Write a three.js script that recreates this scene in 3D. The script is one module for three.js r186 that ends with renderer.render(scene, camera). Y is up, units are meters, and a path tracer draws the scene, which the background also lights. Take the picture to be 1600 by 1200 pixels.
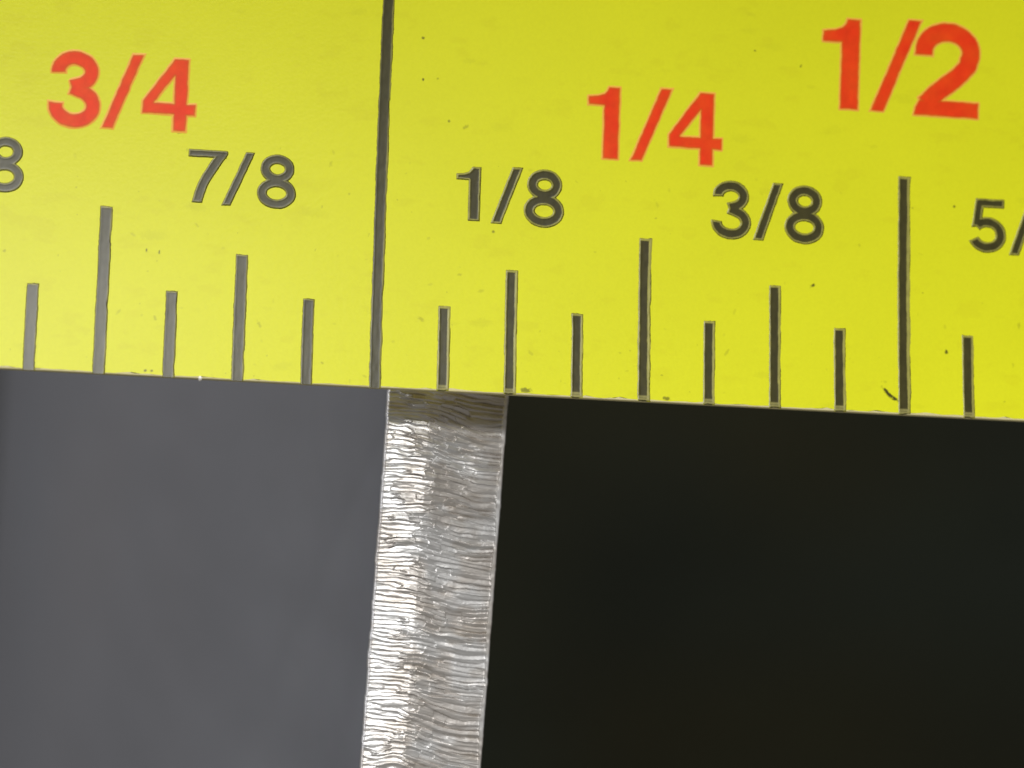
import * as THREE from 'three';
import { RectAreaLightUniformsLib } from 'three/addons/lights/RectAreaLightUniformsLib.js';
import { RoundedBoxGeometry } from 'three/addons/geometries/RoundedBoxGeometry.js';
import { mergeGeometries } from 'three/addons/utils/BufferGeometryUtils.js';

// ---------------------------------------------------------------- camera, light, exposure (metres, real size)
const MM = 0.001;
const EYE = new THREE.Vector3(0.1, 0.15, 0.2);                     // the lens; the subject stands 70 mm in front of it
const at = (x, y, z) => new THREE.Vector3(x, y, z).multiplyScalar(MM).add(EYE);   // millimetres from the lens
const scene = new THREE.Scene();
scene.background = new THREE.Color().setRGB(0.168, 0.161, 0.15);      // the dim room round the bench
const camera = new THREE.PerspectiveCamera(14.78, 4 / 3, 0.005, 5);
camera.position.copy(EYE);
camera.lookAt(EYE.x, EYE.y, EYE.z - 1);
camera.focus = 0.0693;
camera.userData.fStop = 70;
const renderer = new THREE.WebGLRenderer();
renderer.toneMapping = THREE.LinearToneMapping;
renderer.toneMappingExposure = 1;
renderer.shadowMap.enabled = true;
RectAreaLightUniformsLib.init();

function numbered(name) {
  const n = (numbered.seen[name] = (numbered.seen[name] ?? -1) + 1);
  return n ? name + '_' + String(n).padStart(3, '0') : name;
}
numbered.seen = {};
function shadows(o) { o.traverse((m) => { if (m.isMesh) { m.castShadow = true; m.receiveShadow = true; } }); return o; }
function thing(name, label, category, group) {
  const o = new THREE.Group();
  o.name = numbered(name); o.userData = { label, category };
  if (group) o.userData.group = group;
  scene.add(o);
  return o;
}
function part(name, geometry, material, parent, label) {
  const m = new THREE.Mesh(geometry, material);
  m.name = name; if (label) m.userData.label = label;
  m.castShadow = m.receiveShadow = true;
  parent.add(m);
  return m;
}
const SUBJECT = at(-0.5, -1, -70);
function softBox(label, azimuth, elevation, distance, w, h, color, intensity) {
  const az = azimuth * Math.PI / 180, el = elevation * Math.PI / 180;
  const lamp = thing('studio_lamp', label, 'lamp');
  lamp.position.set(Math.sin(az) * Math.cos(el), Math.sin(el), Math.cos(az) * Math.cos(el)).multiplyScalar(distance).add(SUBJECT);
  lamp.lookAt(SUBJECT);                                             // +z of the lamp looks at the subject
  const hood = new THREE.MeshStandardMaterial({ color: 0x151515, roughness: 0.7 });
  part('lamp_housing', new RoundedBoxGeometry(w + 0.02, h + 0.02, 0.05, 3, 0.008).translate(0, 0, -0.03), hood, lamp);
  part('lamp_panel', new THREE.PlaneGeometry(w, h).translate(0, 0, -0.004), new THREE.MeshStandardMaterial({ color: 0xffffff, emissive: color, emissiveIntensity: 1.5 }), lamp);
  const light = new THREE.RectAreaLight(color, intensity, w, h);
  light.rotation.y = Math.PI;                                       // an area light shines along its own -z
  lamp.add(light);
}
const KEY = { az: 4, el: 27, dist: 0.5, w: 0.14, h: 0.045, I: 53 };
const SIDE = { az: -100, el: 6, dist: 0.6, w: 0.6, h: 0.5, I: 0.34 };
const TOP = { az: -8, el: 75, dist: 0.5, w: 0.34, h: 0.26, I: 8.8 };
softBox('long bright lamp above the lens, outside the picture', KEY.az, KEY.el, KEY.dist, KEY.w, KEY.h, new THREE.Color().setRGB(1, 0.995, 0.985), KEY.I);
softBox('large cool lamp left of the steel plate, outside the picture', SIDE.az, SIDE.el, SIDE.dist, SIDE.w, SIDE.h, new THREE.Color().setRGB(0.94, 0.94, 1), SIDE.I);
softBox('wide soft lamp high over the tape, outside the picture', TOP.az, TOP.el, TOP.dist, TOP.w, TOP.h, new THREE.Color().setRGB(1, 0.99, 0.97), TOP.I);

// ---------------------------------------------------------------- noise
function hash(x, y, s) {
  let h = Math.imul(x, 374761393) + Math.imul(y, 668265263) + Math.imul(s, 1274126177);
  h = Math.imul(h ^ (h >>> 13), 1274126177); h ^= h >>> 16;
  return (h >>> 0) / 4294967296;
}
function noise(x, y, s = 0) {                                       // value noise, 0..1
  const ix = Math.floor(x), iy = Math.floor(y), fx = x - ix, fy = y - iy;
  const u = fx * fx * (3 - 2 * fx), v = fy * fy * (3 - 2 * fy);
  const a = hash(ix, iy, s), b = hash(ix + 1, iy, s), c = hash(ix, iy + 1, s), d = hash(ix + 1, iy + 1, s);
  return a + (b - a) * u + (c - a) * v + (a - b - c + d) * u * v;
}
const fbm = (x, y, s, n = 3) => { let t = 0, a = 0.5, k = 0; for (let i = 0; i < n; i++) { t += a * noise(x, y, s + i * 17); k += a; a *= 0.5; x *= 2.03; y *= 2.03; } return t / k; };
const clamp = THREE.MathUtils.clamp, lerp = THREE.MathUtils.lerp;
const smooth = (a, b, x) => { const t = clamp((x - a) / (b - a), 0, 1); return t * t * (3 - 2 * t); };
function texture(w, h, fill, srgb) {
  const data = new Uint8Array(w * h * 4);
  for (let y = 0; y < h; y++) for (let x = 0; x < w; x++) { const c = fill(x, y); const i = (y * w + x) * 4; for (let k = 0; k < 3; k++) data[i + k] = clamp(Math.round(c[k] * 255), 0, 255); data[i + 3] = 255; }
  const t = new THREE.DataTexture(data, w, h);
  if (srgb) t.colorSpace = THREE.SRGBColorSpace;
  t.magFilter = t.minFilter = THREE.LinearFilter; t.wrapS = t.wrapT = THREE.ClampToEdgeWrapping; t.needsUpdate = true;
  return t;
}
const toSRGB = (c) => c.map((x) => (x <= 0.0031308 ? x * 12.92 : 1.055 * Math.pow(x, 1 / 2.4) - 0.055));

// ---------------------------------------------------------------- dark backdrop
{
  const tex = texture(512, 512, (x, y) => {
    const k = 0.7 + 0.6 * fbm(x / 17, y / 17, 3, 3) + 0.1 * (noise(x / 1.5, y / 1.5, 9) - 0.5), g = 1.6 * (fbm(x / 24, y / 24, 21, 2) - 0.5);
    return toSRGB([0.0122 * k * (1 + 0.3 * g), 0.0126 * k, 0.0066 * k * (1 - 0.6 * g)]);
  }, true);
  const o = part('backdrop', new RoundedBoxGeometry(1.1, 0.8, 0.006, 2, 0.002), new THREE.MeshPhysicalMaterial({ map: tex, roughness: 0.95, specularIntensity: 0.3 }), scene);
  o.position.copy(at(60, 0, -420));
  o.userData.kind = 'structure';
}

// ---------------------------------------------------------------- the measuring tape: its blade is an arc across, hollow side to the lens
const R = 50, WIDE = 25.4, THICK = 0.13, STEP = 25.4 / 16;          // millimetres
const tape = thing('tape_measure', 'yellow steel tape measure blade with black ticks and red and black inch fractions', 'tape measure');
tape.position.copy(at(-2.7586, 12.479, -70.1632));
tape.quaternion.setFromAxisAngle(new THREE.Vector3(0.0119494, 0.1469004, -0.0524620).normalize(), Math.hypot(0.0119494, 0.1469004, 0.0524620));
const onBlade = (u, v, up = 0) => { const a = (v - WIDE / 2) / R, r = R - up; return [u * MM, r * Math.sin(a) * MM, (R - r * Math.cos(a)) * MM]; };
const bladeNormal = (v) => { const a = (v - WIDE / 2) / R; return [0, -Math.sin(a), Math.cos(a)]; };
const TEX = { u0: -12, u1: 20, v0: 0, v1: 12 };
const specks = [];                                                  // [u, v, radius, strength, stretch, turn]
{
  let s = 5; const rnd = () => { s = (Math.imul(s, 1664525) + 1013904223) >>> 0; return s / 4294967296; };
  for (let i = 0; i < 190; i++) specks.push([-9.5 + rnd() * 26, Math.pow(rnd(), 1.5) * 5.6, 0.012 + 0.032 * Math.pow(rnd(), 3), 0.08 + 0.4 * rnd() * rnd(), 1 + rnd() * 1.6, rnd() * 3]);
  for (let i = 0; i < 45; i++) specks.push([-9 + rnd() * 25, rnd() * 11, 0.04 + 0.09 * rnd(), 0.02 + 0.05 * rnd(), 2.5, -0.1 + rnd() * 0.3]);
}
specks.push([0.85, 8.45, 0.04, 0.8, 1, 0], [0.9, 7.45, 0.032, 0.95, 1, 0], [1.25, 7.5, 0.03, 0.4, 1, 0], [1.55, 6.5, 0.035, 0.6, 1, 0], [1.95, 6.38, 0.04, 0.35, 2, 0.6], [10.45, 3.05, 0.045, 0.9, 1.6, 0.7], [13.75, 1.6, 0.04, 0.9, 1.7, 1.4],
  [12.3, 0.5, 0.05, 1, 4.5, -0.75], [12.45, 0.4, 0.04, 1, 3, -0.6], [8.9, 8.7, 0.026, 0.7, 1, 0], [10.05, 8.4, 0.022, 0.6, 2, 1.3], [-5.1, 2.95, 0.02, 0.7, 2.6, 1.5], [-5.4, 2.97, 0.02, 0.8, 2.6, 1.5], [-5.3, 0.12, 0.035, 0.8, 1, 0], [-5.15, 0.13, 0.035, 0.8, 1, 0],
  [-4.72, 5.83, 0.03, 0.8, 3.5, 0.5], [13.95, 5.2, 0.03, 0.8, 1, 0], [12.9, 5.1, 0.02, 0.5, 1.5, 0], [-0.75, 4.6, 0.03, 0.25, 1.2, 0], [3.55, 0.12, 0.06, 0.7, 2.2, 0], [6.9, 0.1, 0.05, 0.7, 2, 0], [2.7, 3.9, 0.03, 0.6, 1.4, 0]);
const blemish = (() => {
  const W = 2048, H = 768, d = new Float32Array(W * H), kx = W / (TEX.u1 - TEX.u0), ky = H / (TEX.v1 - TEX.v0);
  for (const [u, v, r, k, st, turn] of specks) {
    const cx = (u - TEX.u0) * kx, cy = (v - TEX.v0) * ky, n = Math.ceil(r * st * kx * 2.2) + 2, c = Math.cos(turn), s = Math.sin(turn);
    for (let y = Math.max(0, Math.floor(cy - n)); y < Math.min(H, cy + n); y++) for (let x = Math.max(0, Math.floor(cx - n)); x < Math.min(W, cx + n); x++) {
      const px = (x - cx) / kx, py = (y - cy) / ky, q = Math.hypot((px * c + py * s) / st, -px * s + py * c) / r + 0.7 * (noise(x / 2.1, y / 2.1, 77) - 0.5);
      d[y * W + x] = Math.max(d[y * W + x], k * smooth(1.25, 0.45, q));
    }
  }
  return { W, H, d };
})();
const yellow = texture(blemish.W, blemish.H, (x, y) => {
  const b = blemish.d[y * blemish.W + x], g = 1 + 0.05 * (fbm(x / 3, y / 3, 5, 2) - 0.5) + 0.06 * (fbm(x / 190, y / 150, 8, 3) - 0.5);
  const m = smooth(0.62, 0.8, fbm(x / 40, y / 22, 31, 4)) * 0.03;
  const k = g * (1 - m);
  return toSRGB([lerp(0.68 * k, 0.05, b), lerp((0.69 - m * 0.3) * k, 0.045, b), lerp(0.012 * k, 0.006, b)]);
}, true);
const grain = texture(1024, 512, (x, y) => { const g = 0.5 + 0.5 * (fbm(x / 6, y / 6, 61, 3) - 0.5); return [g, g, g]; });
grain.wrapS = grain.wrapT = THREE.MirroredRepeatWrapping; grain.repeat.set(3, 3);
const paint = new THREE.MeshPhysicalMaterial({ map: yellow, roughness: 0.3, specularIntensity: 0.33, bumpMap: grain, bumpScale: 0.002 * MM });
const back = new THREE.MeshStandardMaterial({ color: new THREE.Color().setRGB(0.74, 0.62, 0.12), roughness: 0.5 });
const rim = new THREE.MeshStandardMaterial({ color: new THREE.Color().setRGB(0.62, 0.55, 0.27), roughness: 0.5 });

function sheet(nu, nv, fn) {                                        // fn(i, j) -> { p, n, uv, c }
  const pos = [], nor = [], uv = [], col = [], idx = [];
  for (let j = 0; j <= nv; j++) for (let i = 0; i <= nu; i++) {
    const q = fn(i / nu, j / nv, i, j); pos.push(...q.p); if (q.n) nor.push(...q.n); uv.push(...(q.uv ?? [i / nu, j / nv])); if (q.c) col.push(...q.c);
  }
  for (let j = 0; j < nv; j++) for (let i = 0; i < nu; i++) { const a = j * (nu + 1) + i, b = a + 1, c = a + nu + 1, d = c + 1; idx.push(a, b, d, a, d, c); }
  const g = new THREE.BufferGeometry();
  g.setAttribute('position', new THREE.Float32BufferAttribute(pos, 3)); g.setAttribute('uv', new THREE.Float32BufferAttribute(uv, 2));
  if (col.length) g.setAttribute('color', new THREE.Float32BufferAttribute(col, 3));
  g.setIndex(idx);
  if (nor.length) g.setAttribute('normal', new THREE.Float32BufferAttribute(nor, 3)); else g.computeVertexNormals();
  return g;
}
const U0 = -34, U1 = 46, LIP = 0.052;                                // the bare lip along the blade's edges
const edgeWave = (u) => 0.018 * (noise(u * 3, 0, 91) - 0.5) + 0.022 * (noise(u * 14, 0, 92) - 0.5) + 0.03 * smooth(0.78, 0.9, noise(u * 5, 0, 93));
part('blade', sheet(400, 160, (s, t) => {
  const u = lerp(U0, U1, s), v0 = LIP + edgeWave(u), v = lerp(v0, WIDE - LIP, t);
  return { p: onBlade(u, v), n: bladeNormal(v), uv: [(u - TEX.u0) / (TEX.u1 - TEX.u0), (v - TEX.v0) / (TEX.v1 - TEX.v0)] };
}), paint, tape);
part('blade_back', sheet(8, 80, (s, t) => { const v = lerp(WIDE - 0.03, 0.03, t); return { p: onBlade(lerp(U0, U1, s), v, -THICK), n: bladeNormal(v).map((x) => -x) }; }), back, tape);
for (const side of [0, 1]) part('blade_edge', sheet(700, 8, (s, t) => {   // rounds over from the painted face to the back
  const u = lerp(U0, U1, s), e = side ? WIDE : 0, dir = side ? -1 : 1, lip = LIP + (side ? 0 : edgeWave(u));
  const k = t * 8, r = THICK / 2;
  if (k < 1) return { p: onBlade(u, e + dir * lip) };
  if (k > 7) return { p: onBlade(u, e + dir * 0.03, -THICK) };
  const a = (k - 1) / 6 * Math.PI;
  return { p: onBlade(u, e + dir * (0.03 - 0.03 * Math.sin(a)), -r + r * Math.cos(a)) };
}), rim, tape);

// ---------------------------------------------------------------- print: every tick and figure is a thin layer of ink with its own outline
// a shape is a signed distance (negative inside) in millimetres on the blade
const segment = (px, py, ax, ay, bx, by) => { const dx = bx - ax, dy = by - ay, t = clamp(((px - ax) * dx + (py - ay) * dy) / (dx * dx + dy * dy || 1), 0, 1); return Math.hypot(px - ax - t * dx, py - ay - t * dy); };
function stroke(points, w, butt = true) {                           // a pen line of even width with square ends
  const r = w / 2, n = points.length, [a, a2] = points, z = points[n - 1], z2 = points[n - 2];
  const out = (p, q) => { const l = Math.hypot(p[0] - q[0], p[1] - q[1]); return [(p[0] - q[0]) / l, (p[1] - q[1]) / l]; };
  const oa = out(a, a2), oz = out(z, z2);
  return (x, y) => {
    let d = 1e9;
    for (let i = 0; i + 1 < n; i++) d = Math.min(d, segment(x, y, points[i][0], points[i][1], points[i + 1][0], points[i + 1][1]));
    d -= r;
    if (butt) for (const [e, o] of [[a, oa], [z, oz]]) if (Math.hypot(x - e[0], y - e[1]) < r * 1.7) d = Math.max(d, (x - e[0]) * o[0] + (y - e[1]) * o[1]);
    return d;
  };
}
function polygon(...loops) {
  return (x, y) => {
    let d = 1e9, inside = false;
    for (const p of loops) for (let i = 0, j = p.length - 1; i < p.length; j = i++) {
      const [ax, ay] = p[i], [bx, by] = p[j];
      d = Math.min(d, segment(x, y, ax, ay, bx, by));
      if (ay > y !== by > y && x < ((bx - ax) * (y - ay)) / (by - ay) + ax) inside = !inside;
    }
    return inside ? -d : d;
  };
}
const box = (x0, y0, x1, y1) => polygon([[x0, y0], [x1, y0], [x1, y1], [x0, y1]]);
const join = (...s) => (x, y) => Math.min(...s.map((f) => f(x, y)));
const arc = (cx, cy, rx, ry, a0, a1, n = 26) => Array.from({ length: n + 1 }, (_, i) => { const a = (a0 + (a1 - a0) * i / n) * Math.PI / 180; return [cx + rx * Math.cos(a), cy + ry * Math.sin(a)]; });
const curve = (pts, n = 30) => new THREE.CatmullRomCurve3(pts.map(([x, y]) => new THREE.Vector3(x, y, 0)), false, 'catmullrom', 0.5).getPoints(n).map((p) => [p.x, p.y]);
const FIGURES = {                                                   // w wide, h high, pen s; origin at the lower left corner
  '/': (w, h, s) => { const r = s * 0.56, f = stroke([[r - (w - 2 * r) * 0.2, -0.2 * h], [w - r + (w - 2 * r) * 0.2, 1.2 * h]], s, false); return (x, y) => Math.max(f(x, y), -y, y - h); },
  1: (w, h, s) => polygon([[w - s, 0], [w, 0], [w, h], [w - s * 0.72, h], [w - s * 0.82, h * 0.95], [w - s * 1.0, h * 0.905], [w - s * 1.35, h * 0.875], [0, h * 0.86], [0, h * 0.735], [w - s, h * 0.735]]),
  2: (w, h, s) => join(
    stroke([[s * 0.5, h * 0.645], ...arc(w * 0.5, h * 0.695, w * 0.5 - s / 2, h * 0.305 - s * 0.46, 172, -22), ...curve([[w * 0.82, h * 0.56], [w * 0.64, h * 0.42], [w * 0.38, h * 0.27], [s * 0.62, h * 0.12]], 16)], s),
    polygon([[0, 0], [w, 0], [w, h * 0.175], [w * 0.3, h * 0.175], [w * 0.09, h * 0.175], [w * 0.025, h * 0.09]])),
  3: (w, h, s) => join(
    stroke([...arc(w * 0.485, h * 0.735, w * 0.455 - s / 2, h * 0.265 - s * 0.45, 188, -75), [w * 0.42, h * 0.53]], s),
    stroke([[w * 0.42, h * 0.525], ...arc(w * 0.5, h * 0.29, w * 0.5 - s / 2, h * 0.29 - s * 0.45, 75, -188)], s)),
  4: (w, h) => polygon([[0, h * 0.225], [0, h * 0.4], [w * 0.57, h], [w * 0.84, h], [w * 0.84, h * 0.385], [w, h * 0.385], [w, h * 0.225], [w * 0.84, h * 0.225], [w * 0.84, 0], [w * 0.585, 0], [w * 0.585, h * 0.225]],
    [[w * 0.585, h * 0.385], [w * 0.585, h * 0.755], [w * 0.225, h * 0.385]]),
  5: (w, h, s) => join(
    box(w * 0.2, h - s * 0.86, w * 0.94, h),
    polygon([[w * 0.2, h], [w * 0.2 + s * 0.85, h], [w * 0.13 + s * 0.8, h * 0.53], [w * 0.13 + s * 0.55, h * 0.46], [w * 0.09, h * 0.45]]),
    stroke(arc(w * 0.49, h * 0.325, w * 0.5 - s / 2, h * 0.33 - s * 0.45, 142, -162), s)),
  7: (w, h, s) => { const f = stroke([...curve([[w * 0.9, h * 0.95], [w * 0.66, h * 0.68], [w * 0.42, h * 0.36], [w * 0.27, 0], [w * 0.22, -h * 0.2]], 24)], s * 1.08, false), b = box(0, h - s * 0.86, w, h); return (x, y) => Math.min(b(x, y), Math.max(f(x, y), -y, y - h)); },
  8: (w, h, s) => join(
    stroke(arc(w * 0.5, h * 0.735, w * 0.44 - s / 2, h * 0.265 - s * 0.44, 0, 360, 40), s, false),
    stroke(arc(w * 0.5, h * 0.285, w * 0.5 - s / 2, h * 0.285 - s * 0.44, 0, 360, 40), s, false)),
};
const CELL = 0.017;
// inks: colour by the distance d inside the outline (thin dark rim, paler band, dark core)
const mixc = (a, b, t) => a.map((x, i) => lerp(x, b[i], t));
const INK = { fringe: [0.4, 0.38, 0.012], faint: [0.2, 0.185, 0.01], line: [0.06, 0.056, 0.002], olive: [0.3, 0.28, 0.06], core: [0.046, 0.041, 0.011], cap: [0.25, 0.23, 0.075] };
function blackInk(seed, halo) {
  const deep = lerp(0.036, 0.05, halo);
  return (d, u, v, ox = 0, oy = 0) => {                               // ox, oy: which way the nearest edge lies
    const lean = clamp(0.5 + 0.45 * ox - 0.3 * oy + 0.5 * (noise(u * 3.5, v * 3.5, seed + 5) - 0.5), 0, 1);
    const q = d + 0.012 * (noise(u * 9, v * 5, seed) - 0.5), rimC = mixc(INK.faint, INK.line, smooth(0.2, 0.75, lean));
    let c = mixc(INK.fringe, rimC, smooth(0, 0.008, d));
    c = mixc(c, mixc(INK.core, INK.olive, Math.min(1, halo)), (0.75 + 0.25 * lean) * smooth(0.016 + 0.012 * lean, 0.03 + 0.012 * lean, q));
    c = mixc(c, INK.core, smooth(deep - 0.006 + 0.012 * lean, deep + 0.009 + 0.012 * lean, q));
    const g = 0.8 + 0.5 * fbm(u * 14, v * 7, seed + 9, 3);
    return c.map((x) => x * g);
  };
}
function tickInk(seed, halo, u0, h, foot) {
  const half = lerp(0.13, 0.094, halo), shift = -0.012 * halo;
  return (d, u, v) => {
    const px = u - u0 - shift + 0.018 * (noise(u * 5, v * 2.6, seed) - 0.5) + 0.008 * (noise(u * 20, v * 12, seed + 1) - 0.5), right = smooth(-0.02, 0.02, px);
    const inCore = Math.min(half - Math.abs(px), h - lerp(0.04, 0.068, halo) - v), torn = smooth(0.34, 0.46, noise(3, v * 2.4, seed + 5));
    let c = mixc(INK.fringe, mixc(INK.faint, INK.line, right * torn + 0.25 * (1 - right)), smooth(0, 0.008, d));
    c = mixc(c, mixc(INK.core, INK.olive, 0.35 + 0.65 * halo), smooth(0.016, 0.028, d + (1 - torn) * right * 0.02));
    c = mixc(c, INK.core, smooth(-0.008, 0.008, inCore));
    if (foot) c = mixc(c, INK.cap, smooth(0.022, 0.032, d) * (0.95 * smooth(0.17, 0.13, v) - 0.55 * smooth(0.02, 0, Math.abs(v - 0.095))));
    const g = 0.78 + 0.55 * fbm(u * 13, v * 6, seed + 9, 3);
    return c.map((x) => x * g);
  };
}
const BLEED = 0.08;                                                // red dye creeps this far out of the figure
function redInk(seed) {
  return (d, u, v) => {
    const paintC = [0.68, 0.69, 0.012], n = 0.012 * (noise(u * 8, v * 8, seed + 7) - 0.5), q = d + n;
    let c = mixc(paintC, [0.84, 0.43, 0.06], smooth(0, BLEED * 0.7, d));
    c = mixc(c, [0.66, 0.085, 0.006], smooth(BLEED - 0.022, BLEED + 0.018, q));
    c = mixc(c, [0.8, 0.054, 0.007], smooth(BLEED + 0.01, BLEED + 0.06, q));
    const g = lerp(1, 0.9 + 0.2 * fbm(u * 6, v * 6, seed, 3), smooth(BLEED, BLEED * 1.5, d));
    return [c[0] * g, c[1] * g * (1 + 0.5 * (noise(u * 3, v * 3, seed + 3) - 0.5) * smooth(BLEED, BLEED * 1.5, d)), c[2] * g];
  };
}
const blackMaterial = new THREE.MeshPhysicalMaterial({ vertexColors: true, roughness: 0.26, specularIntensity: 0.42 });
const redMaterial = new THREE.MeshPhysicalMaterial({ vertexColors: true, roughness: 0.3, specularIntensity: 0.22 });
function inkGeometry(shape, [x0, y0, x1, y1], ink, profile) {
  const nx = Math.ceil((x1 - x0) / CELL), ny = Math.ceil((y1 - y0) / CELL), d = new Float32Array((nx + 1) * (ny + 1));
  const X = (i) => x0 + (x1 - x0) * i / nx, Y = (j) => y0 + (y1 - y0) * j / ny;
  for (let j = 0; j <= ny; j++) for (let i = 0; i <= nx; i++) d[j * (nx + 1) + i] = -shape(X(i), Y(j));
  const pos = [], col = [], idx = [], known = new Map();
  const vertex = (key, x, y, depth) => {
    if (known.has(key)) return known.get(key);
    const n = pos.length / 3; known.set(key, n);
    const e = 0.01, gx = shape(x + e, y) - shape(x - e, y), gy = shape(x, y + e) - shape(x, y - e), gl = Math.hypot(gx, gy) || 1;
    pos.push(...onBlade(x, y, profile(depth, x, y))); col.push(...ink(depth, x, y, gx / gl, gy / gl));
    return n;
  };
  const corner = (i, j) => ({ i, j, d: d[j * (nx + 1) + i] });
  const tri = (...c) => {
    const poly = [];
    c.forEach((a, k) => {
      const b = c[(k + 1) % 3];
      if (a.d > 0) poly.push(vertex(a.i + '_' + a.j, X(a.i), Y(a.j), a.d));
      if (a.d > 0 !== b.d > 0) {
        const [p, q] = a.i < b.i || (a.i === b.i && a.j < b.j) ? [a, b] : [b, a], t = p.d / (p.d - q.d);
        poly.push(vertex(p.i + '_' + p.j + '_' + q.i + '_' + q.j, lerp(X(p.i), X(q.i), t), lerp(Y(p.j), Y(q.j), t), 0));
      }
    });
    for (let k = 2; k < poly.length; k++) idx.push(poly[0], poly[k - 1], poly[k]);
  };
  for (let j = 0; j < ny; j++) for (let i = 0; i < nx; i++) {
    const a = corner(i, j), b = corner(i + 1, j), c = corner(i + 1, j + 1), e = corner(i, j + 1);
    if (Math.max(a.d, b.d, c.d, e.d) <= 0) continue;
    if ((i + j) % 2) { tri(a, b, c); tri(a, c, e); } else { tri(a, b, e); tri(b, c, e); }
  }
  const g = new THREE.BufferGeometry();
  g.setAttribute('position', new THREE.Float32BufferAttribute(pos, 3)); g.setAttribute('color', new THREE.Float32BufferAttribute(col, 3));
  g.setIndex(idx); g.computeVertexNormals();
  return g;
}
const inkRelief = (seed, halo) => (d, x, y) => -0.0015 + 0.0065 * smooth(0, 0.028, d) - 0.002 * halo * smooth(0.05, 0.08, d) + 0.0012 * (fbm(x * 9, y * 4, seed + 40, 2) - 0.5);

// ticks: sixteenths of an inch either side of the inch line, k counted from it; width in millimetres
const HIGH = { 1: 2.06, 2: 3.02, 3: 3.975, 4: 5.875, 9: WIDE };
const kindOf = (k) => { const m = ((k % 16) + 16) % 16; return m === 0 ? 9 : m === 8 ? 4 : m % 4 === 0 ? 3 : m % 2 === 0 ? 2 : 1; };
for (let k = -6; k <= 10; k++) {
  const kind = kindOf(k), h = HIGH[kind], w = 0.298 + 0.015 * (hash(k + 50, 3, 1) - 0.5), u = k * STEP + 0.012 * (hash(k + 50, 5, 2) - 0.5), seed = 200 + k * 13;
  const halo = k < -1 ? 0.4 : k < 1 ? 0.5 : 1, open = k <= 0, foot = open ? -0.4 : 0.012;
  const bar = box(-w / 2, foot, w / 2 + 0.026 * Math.min(1, halo) * (kind >= 3 ? 1 : 0.4), h);
  const ragged = kind >= 3 ? 1 : 0.5;
  const shape = (x, y) => {
    const px = x - u, chip = smooth(0.6, 0.75, noise(y * 3.1, k * 7, seed + 1)) * 0.012 * ragged * smooth(0, 0.1, px);
    return bar(px, y) + 0.02 * (noise(x * 8, y * 3.5, seed) - 0.5) + 0.012 * (noise(x * 30, y * 16, seed + 2) - 0.5) + chip + (kind === 9 ? 0.008 : 0);
  };
  const g = inkGeometry(shape, [u - w / 2 - 0.05, 0.004, u + w / 2 + 0.08, Math.min(h + 0.04, WIDE - 0.06)], tickInk(seed, Math.min(1, halo), u, h, !open), inkRelief(seed, halo));
  part('tick_mark', g, blackMaterial, tape, kind === 9 ? 'long black inch line across the whole blade' : undefined);
}
// fractions: [text, red, label, [figure, centre u, middle v, width, height, pen], ...]
const FRACTIONS = [
  ['3/4', 1, 'large red fraction 3/4', ['3', -7.218, 6.68, 1.2, 1.79, 0.335], ['/', -6.114, 6.71, 0.93, 1.79, 0.25], ['4', -5.031, 6.7, 1.24, 1.73, 0.33]],
  ['5/8', 0, undefined, ['8', -8.717, 4.8, 0.9, 1.31, 0.25]],
  ['7/8', 0, 'black fraction 7/8', ['7', -4.082, 4.815, 0.91, 1.29, 0.24], ['/', -3.344, 4.8, 0.78, 1.325, 0.22], ['8', -2.44, 4.79, 0.93, 1.29, 0.25]],
  ['1/8', 0, 'black fraction 1/8', ['1', 2.077, 4.79, 0.61, 1.33, 0.31], ['/', 3.001, 4.8, 0.79, 1.41, 0.265], ['8', 3.899, 4.782, 0.99, 1.4, 0.285]],
  ['1/4', 1, 'large red fraction 1/4', ['1', 5.269, 6.71, 0.77, 1.75, 0.385], ['/', 6.434, 6.74, 0.99, 1.79, 0.26], ['4', 7.513, 6.71, 1.31, 1.77, 0.38]],
  ['1/2', 1, 'largest red fraction 1/2', ['1', 11.042, 8.53, 0.93, 2.22, 0.46], ['/', 12.422, 8.575, 1.24, 2.29, 0.31], ['2', 13.7, 8.545, 1.64, 2.3, 0.46]],
  ['3/8', 0, 'black fraction 3/8', ['3', 8.437, 4.782, 1.0, 1.43, 0.285], ['/', 9.339, 4.798, 0.78, 1.45, 0.265], ['8', 10.237, 4.775, 1.0, 1.43, 0.285]],
  ['5/8', 0, 'black fraction 5/8, cut off by the picture edge', ['5', 14.79, 4.79, 0.99, 1.34, 0.285], ['/', 15.7, 4.78, 0.78, 1.4, 0.26], ['8', 16.6, 4.77, 0.98, 1.4, 0.285]],
];
FRACTIONS.forEach(([text, red, label, ...figures], n) => {
  const f = new THREE.Group(); f.name = 'printed_fraction'; if (label) f.userData.label = label;
  tape.add(f);
  figures.forEach(([c, u, v, w, h, s], m) => {
    const seed = 500 + n * 37 + m * 11, base = FIGURES[c](w, h, s), halo = n < 3 ? 0.45 : 1, soft = red ? 0.014 : 0.01, grow = red ? BLEED : 0;
    const shape = (x, y) => base(x - u + w / 2, y - v + h / 2) + soft * (noise(x * 7, y * 7, seed) - 0.5) + 0.006 * (noise(x * 26, y * 26, seed + 1) - 0.5) - grow * 0.85;
    const g = inkGeometry(shape, [u - w / 2 - 0.05 - grow, v - h / 2 - 0.05 - grow, u + w / 2 + 0.05 + grow, v + h / 2 + 0.05 + grow], red ? redInk(seed) : blackInk(seed, halo),
      red ? (d) => -0.001 + 0.004 * smooth(0, 0.1, d) : inkRelief(seed, halo));
    part(c === '/' ? 'slash' : 'figure', g, red ? redMaterial : blackMaterial, f);
  });
});
shadows(tape);

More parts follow.
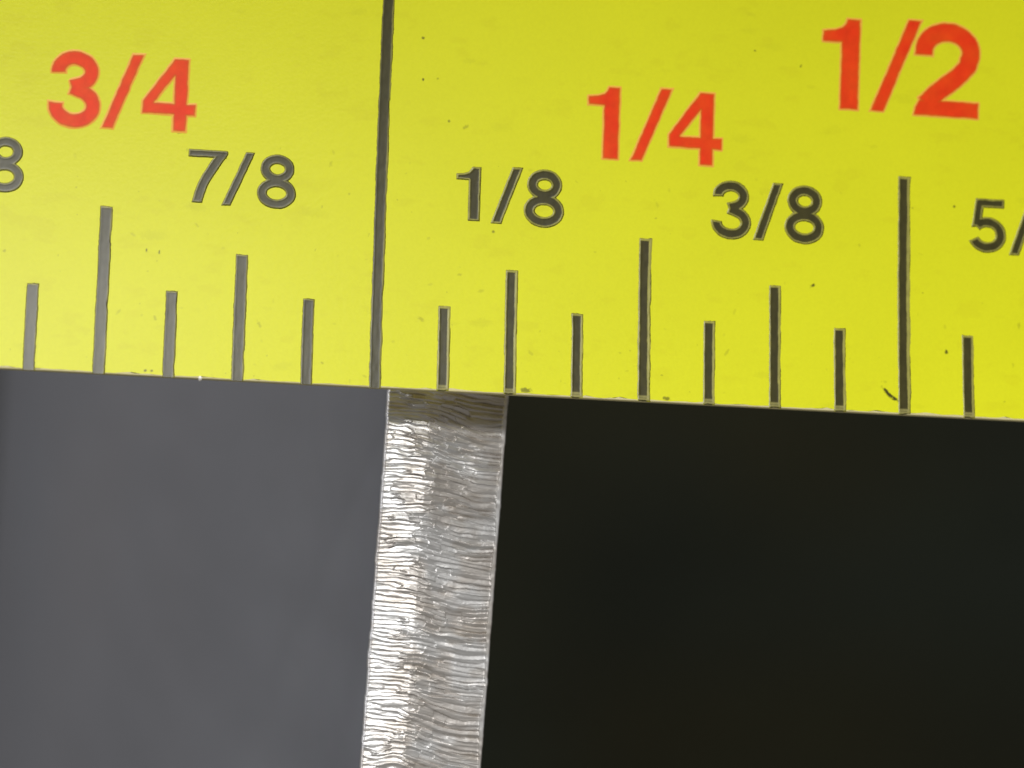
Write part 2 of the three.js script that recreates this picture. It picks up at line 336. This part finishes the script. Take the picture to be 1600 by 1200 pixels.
// ---------------------------------------------------------------- the steel plate whose edge is being measured
const YAW = 12, ROLL = -4.35, T = 2.9;                              // degrees, degrees, plate thickness in millimetres
const plate = thing('steel_plate', 'grey steel plate standing behind the tape with its rough bright cut edge towards the lens', 'metal plate');
plate.position.copy(at(-2.885, -0.23, -70.26));
plate.quaternion.setFromEuler(new THREE.Euler(0, YAW * Math.PI / 180, 0)).multiply(new THREE.Quaternion().setFromEuler(new THREE.Euler(0, 0, ROLL * Math.PI / 180)));
function cutHeight(x, y) {                                          // millimetres, out of the cut face
  const t = x / T;
  // the drag lines run across in rows that sag from left to right and swell and shrink
  const sag = 0.26 * smooth(0.25, 0.85, t) + 0.1 * (fbm(x * 0.9, y * 0.8, 311, 2) - 0.5) + 0.04 * (noise(x * 2.6, y * 4, 313) - 0.5);
  const q = y + sag, phase = q * 9.4 + 2.4 * (fbm(x * 0.45, q * 1.3, 331, 2) - 0.5) + 0.7 * (noise(x * 1.3, q * 3.7, 333) - 0.5) + (0.24 + 0.32 * smooth(0.4, 0.2, t)) * (noise(x * 4.2, q * 7, 334) - 0.5);
  const row = Math.floor(phase), s = phase - row, a = hash(row, 1, 301), b = hash(row, 2, 301), c = hash(row, 3, 301);
  const end = 0.33 + 0.12 * (fbm(y * 1.1, 2, 302, 2) - 0.5) + 0.34 * (a - 0.5) * (0.5 + c) - 0.07 * (2 * s - 1) ** 2, torn = 0.47 + 0.34 * (b - 0.5) + 0.1 * (fbm(y * 0.9, 7, 303, 2) - 0.5);
  const left = 1 - smooth(end - 0.012, end + 0.006, t), right = smooth(torn, torn + 0.2, t) * (1 - left), mid = 1 - left - right;
  const groove = smooth(0.18, 0.03, s);
  const nl = noise(x * 1.1 + a * 50, row * 1.7, 305), nl2 = noise(x * 2.6 + c * 50, row * 1.3, 307);
  // left: plump scales, each proud at its foot and sloping back upwards
  const hl = -0.027 * s - 0.012 * (2 * s - 1) ** 2 + 0.03 * (nl - 0.5) * (s - 0.5) + 0.026 * nl2 + 0.014 * a - 0.019 * groove * smooth(0.4, 0.6, noise(x * 2.1 + c * 20, row * 1.9, 308)) + 0.012 * noise(x * 3, q * 17, 309) - 0.022 * smooth(0.7, 0.8, noise(x * 1.7 + 3, q * 13, 310));
  // right: long flat facets of many tilts parted by thin dark grooves
  const hr = 0.13 * (noise(x * 0.75 + b * 50, row * 1.9, 315) - 0.5) * (s - 0.5) - 0.01 * s - 0.055 * smooth(0.3, 0.05, s) * (0.08 + 0.92 * smooth(0.42, 0.62, noise(x * 0.8 + c * 30, row * 2.3, 317))) + 0.02 * noise(x * 0.8, row * 0.9, 319) + 0.012 * noise(x * 1.6, q * 19, 321) + 0.006 * noise(x * 1.1, q * 33, 322);
  // middle: torn flakes
  const cut = x * 2.8 + a * 9 + 0.5 * noise(x * 3, q * 5, 323), seg = Math.floor(cut), f = cut - seg, d = hash(row, seg, 325), e = hash(row, seg, 327), g = hash(row, seg, 329);
  const hm = -0.07 * (x - 0.36 * T) + 0.045 * d + 0.006 + 0.12 * (e - 0.5) * (s - 0.5) + 0.055 * (g - 0.6) * (f - 0.5) - 0.032 * groove * (0.2 + 0.8 * d) + 0.014 * noise(x * 1.8, q * 21, 331) + 0.006 * noise(x * 2, q * 36, 332);
  let h = hl * left + hr * right + hm * mid + 0.004 * noise(x * 22, y * 40, 349);
  h -= 0.16 * Math.max(0, 0.34 * T - x) + 0.1 * Math.max(0, x - 0.42 * T);                            // the left third leans away to the left
  const rimWide = 0.1 + 0.06 * (noise(y * 2.2, 0, 351) - 0.5), onRim = smooth(T - rimWide - 0.02, T - rimWide + 0.01, x);
  h = lerp(h, -0.12 + 0.012 * noise(x * 4, y * 9, 353), onRim);      // the far rim is a narrow flat burr
  return h - 0.03 * smooth(0.04, 0, x) - 0.05 * smooth(T - 0.025, T, x);
}
const outline = (y, s) => 0.02 * (fbm(y * 2.3, 0, s, 3) - 0.5) + 0.014 * smooth(0.7, 0.9, noise(y * 4, 0, s + 9));
function cutSheet(y0, y1, nu, nv) {
  return sheet(nu, nv, (s, t, i) => {
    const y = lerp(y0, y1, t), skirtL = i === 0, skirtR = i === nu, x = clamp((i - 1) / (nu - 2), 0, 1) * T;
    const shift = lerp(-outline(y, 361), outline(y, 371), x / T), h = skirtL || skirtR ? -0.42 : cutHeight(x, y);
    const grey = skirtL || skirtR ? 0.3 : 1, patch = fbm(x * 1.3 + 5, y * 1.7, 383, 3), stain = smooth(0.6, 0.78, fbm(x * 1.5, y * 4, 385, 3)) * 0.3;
    const c = mixc(mixc([0.85, 0.845, 0.84], [0.73, 0.69, 0.65], smooth(0.35, 0.65, patch)), [0.42, 0.35, 0.26], stain);
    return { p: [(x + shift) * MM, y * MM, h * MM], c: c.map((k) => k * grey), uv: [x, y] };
  });
}
const cutSteel = new THREE.MeshStandardMaterial({ vertexColors: true, metalness: 0.7, roughness: 0.42 });
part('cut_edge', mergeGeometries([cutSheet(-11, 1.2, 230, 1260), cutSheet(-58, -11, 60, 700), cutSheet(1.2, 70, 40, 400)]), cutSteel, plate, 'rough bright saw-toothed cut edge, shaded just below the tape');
const mill = texture(512, 512, (x, y) => {
  const k = 0.9 + 0.2 * fbm(x / 34, y / 8, 401, 3) + 0.05 * (noise(x / 2, y / 2, 407) - 0.5), b = fbm(x / 70, y / 50, 411, 2) - 0.5;
  return toSRGB([0.128 * k * (1 + 0.05 * b), 0.129 * k, 0.139 * k * (1 - 0.04 * b)]);
}, true);
const skin = new THREE.MeshStandardMaterial({ map: mill, metalness: 0.35, roughness: 0.6 });
part('plate_body', new RoundedBoxGeometry((T - 0.03) * MM, 127.8 * MM, 260 * MM, 2, 0.02 * MM).translate(T / 2 * MM, 6 * MM, -130.4 * MM), skin, plate, 'smooth dull grey side of the plate');

// ---------------------------------------------------------------- a crumb caught on the lower edge of the blade
{
  const g = new THREE.IcosahedronGeometry(0.045 * MM, 2), p = g.attributes.position;
  for (let i = 0; i < p.count; i++) { const k = 0.75 + 0.5 * noise(p.getX(i) * 3e4 + 9, p.getY(i) * 3e4 + p.getZ(i) * 2e4 + 9, 5); p.setXYZ(i, p.getX(i) * k, p.getY(i) * k * 1.3, p.getZ(i) * k); }
  g.computeVertexNormals();
  const o = part('crumb', g, new THREE.MeshStandardMaterial({ color: 0xd8d4cc, roughness: 0.8 }), scene);
  o.userData.label = 'tiny pale crumb on the lower edge of the tape, left of the plate'; o.userData.category = 'crumb';
  o.position.copy(new THREE.Vector3(...onBlade(-4.03, 0.0, 0.02)).applyQuaternion(tape.quaternion).add(tape.position));
}

renderer.render(scene, camera);
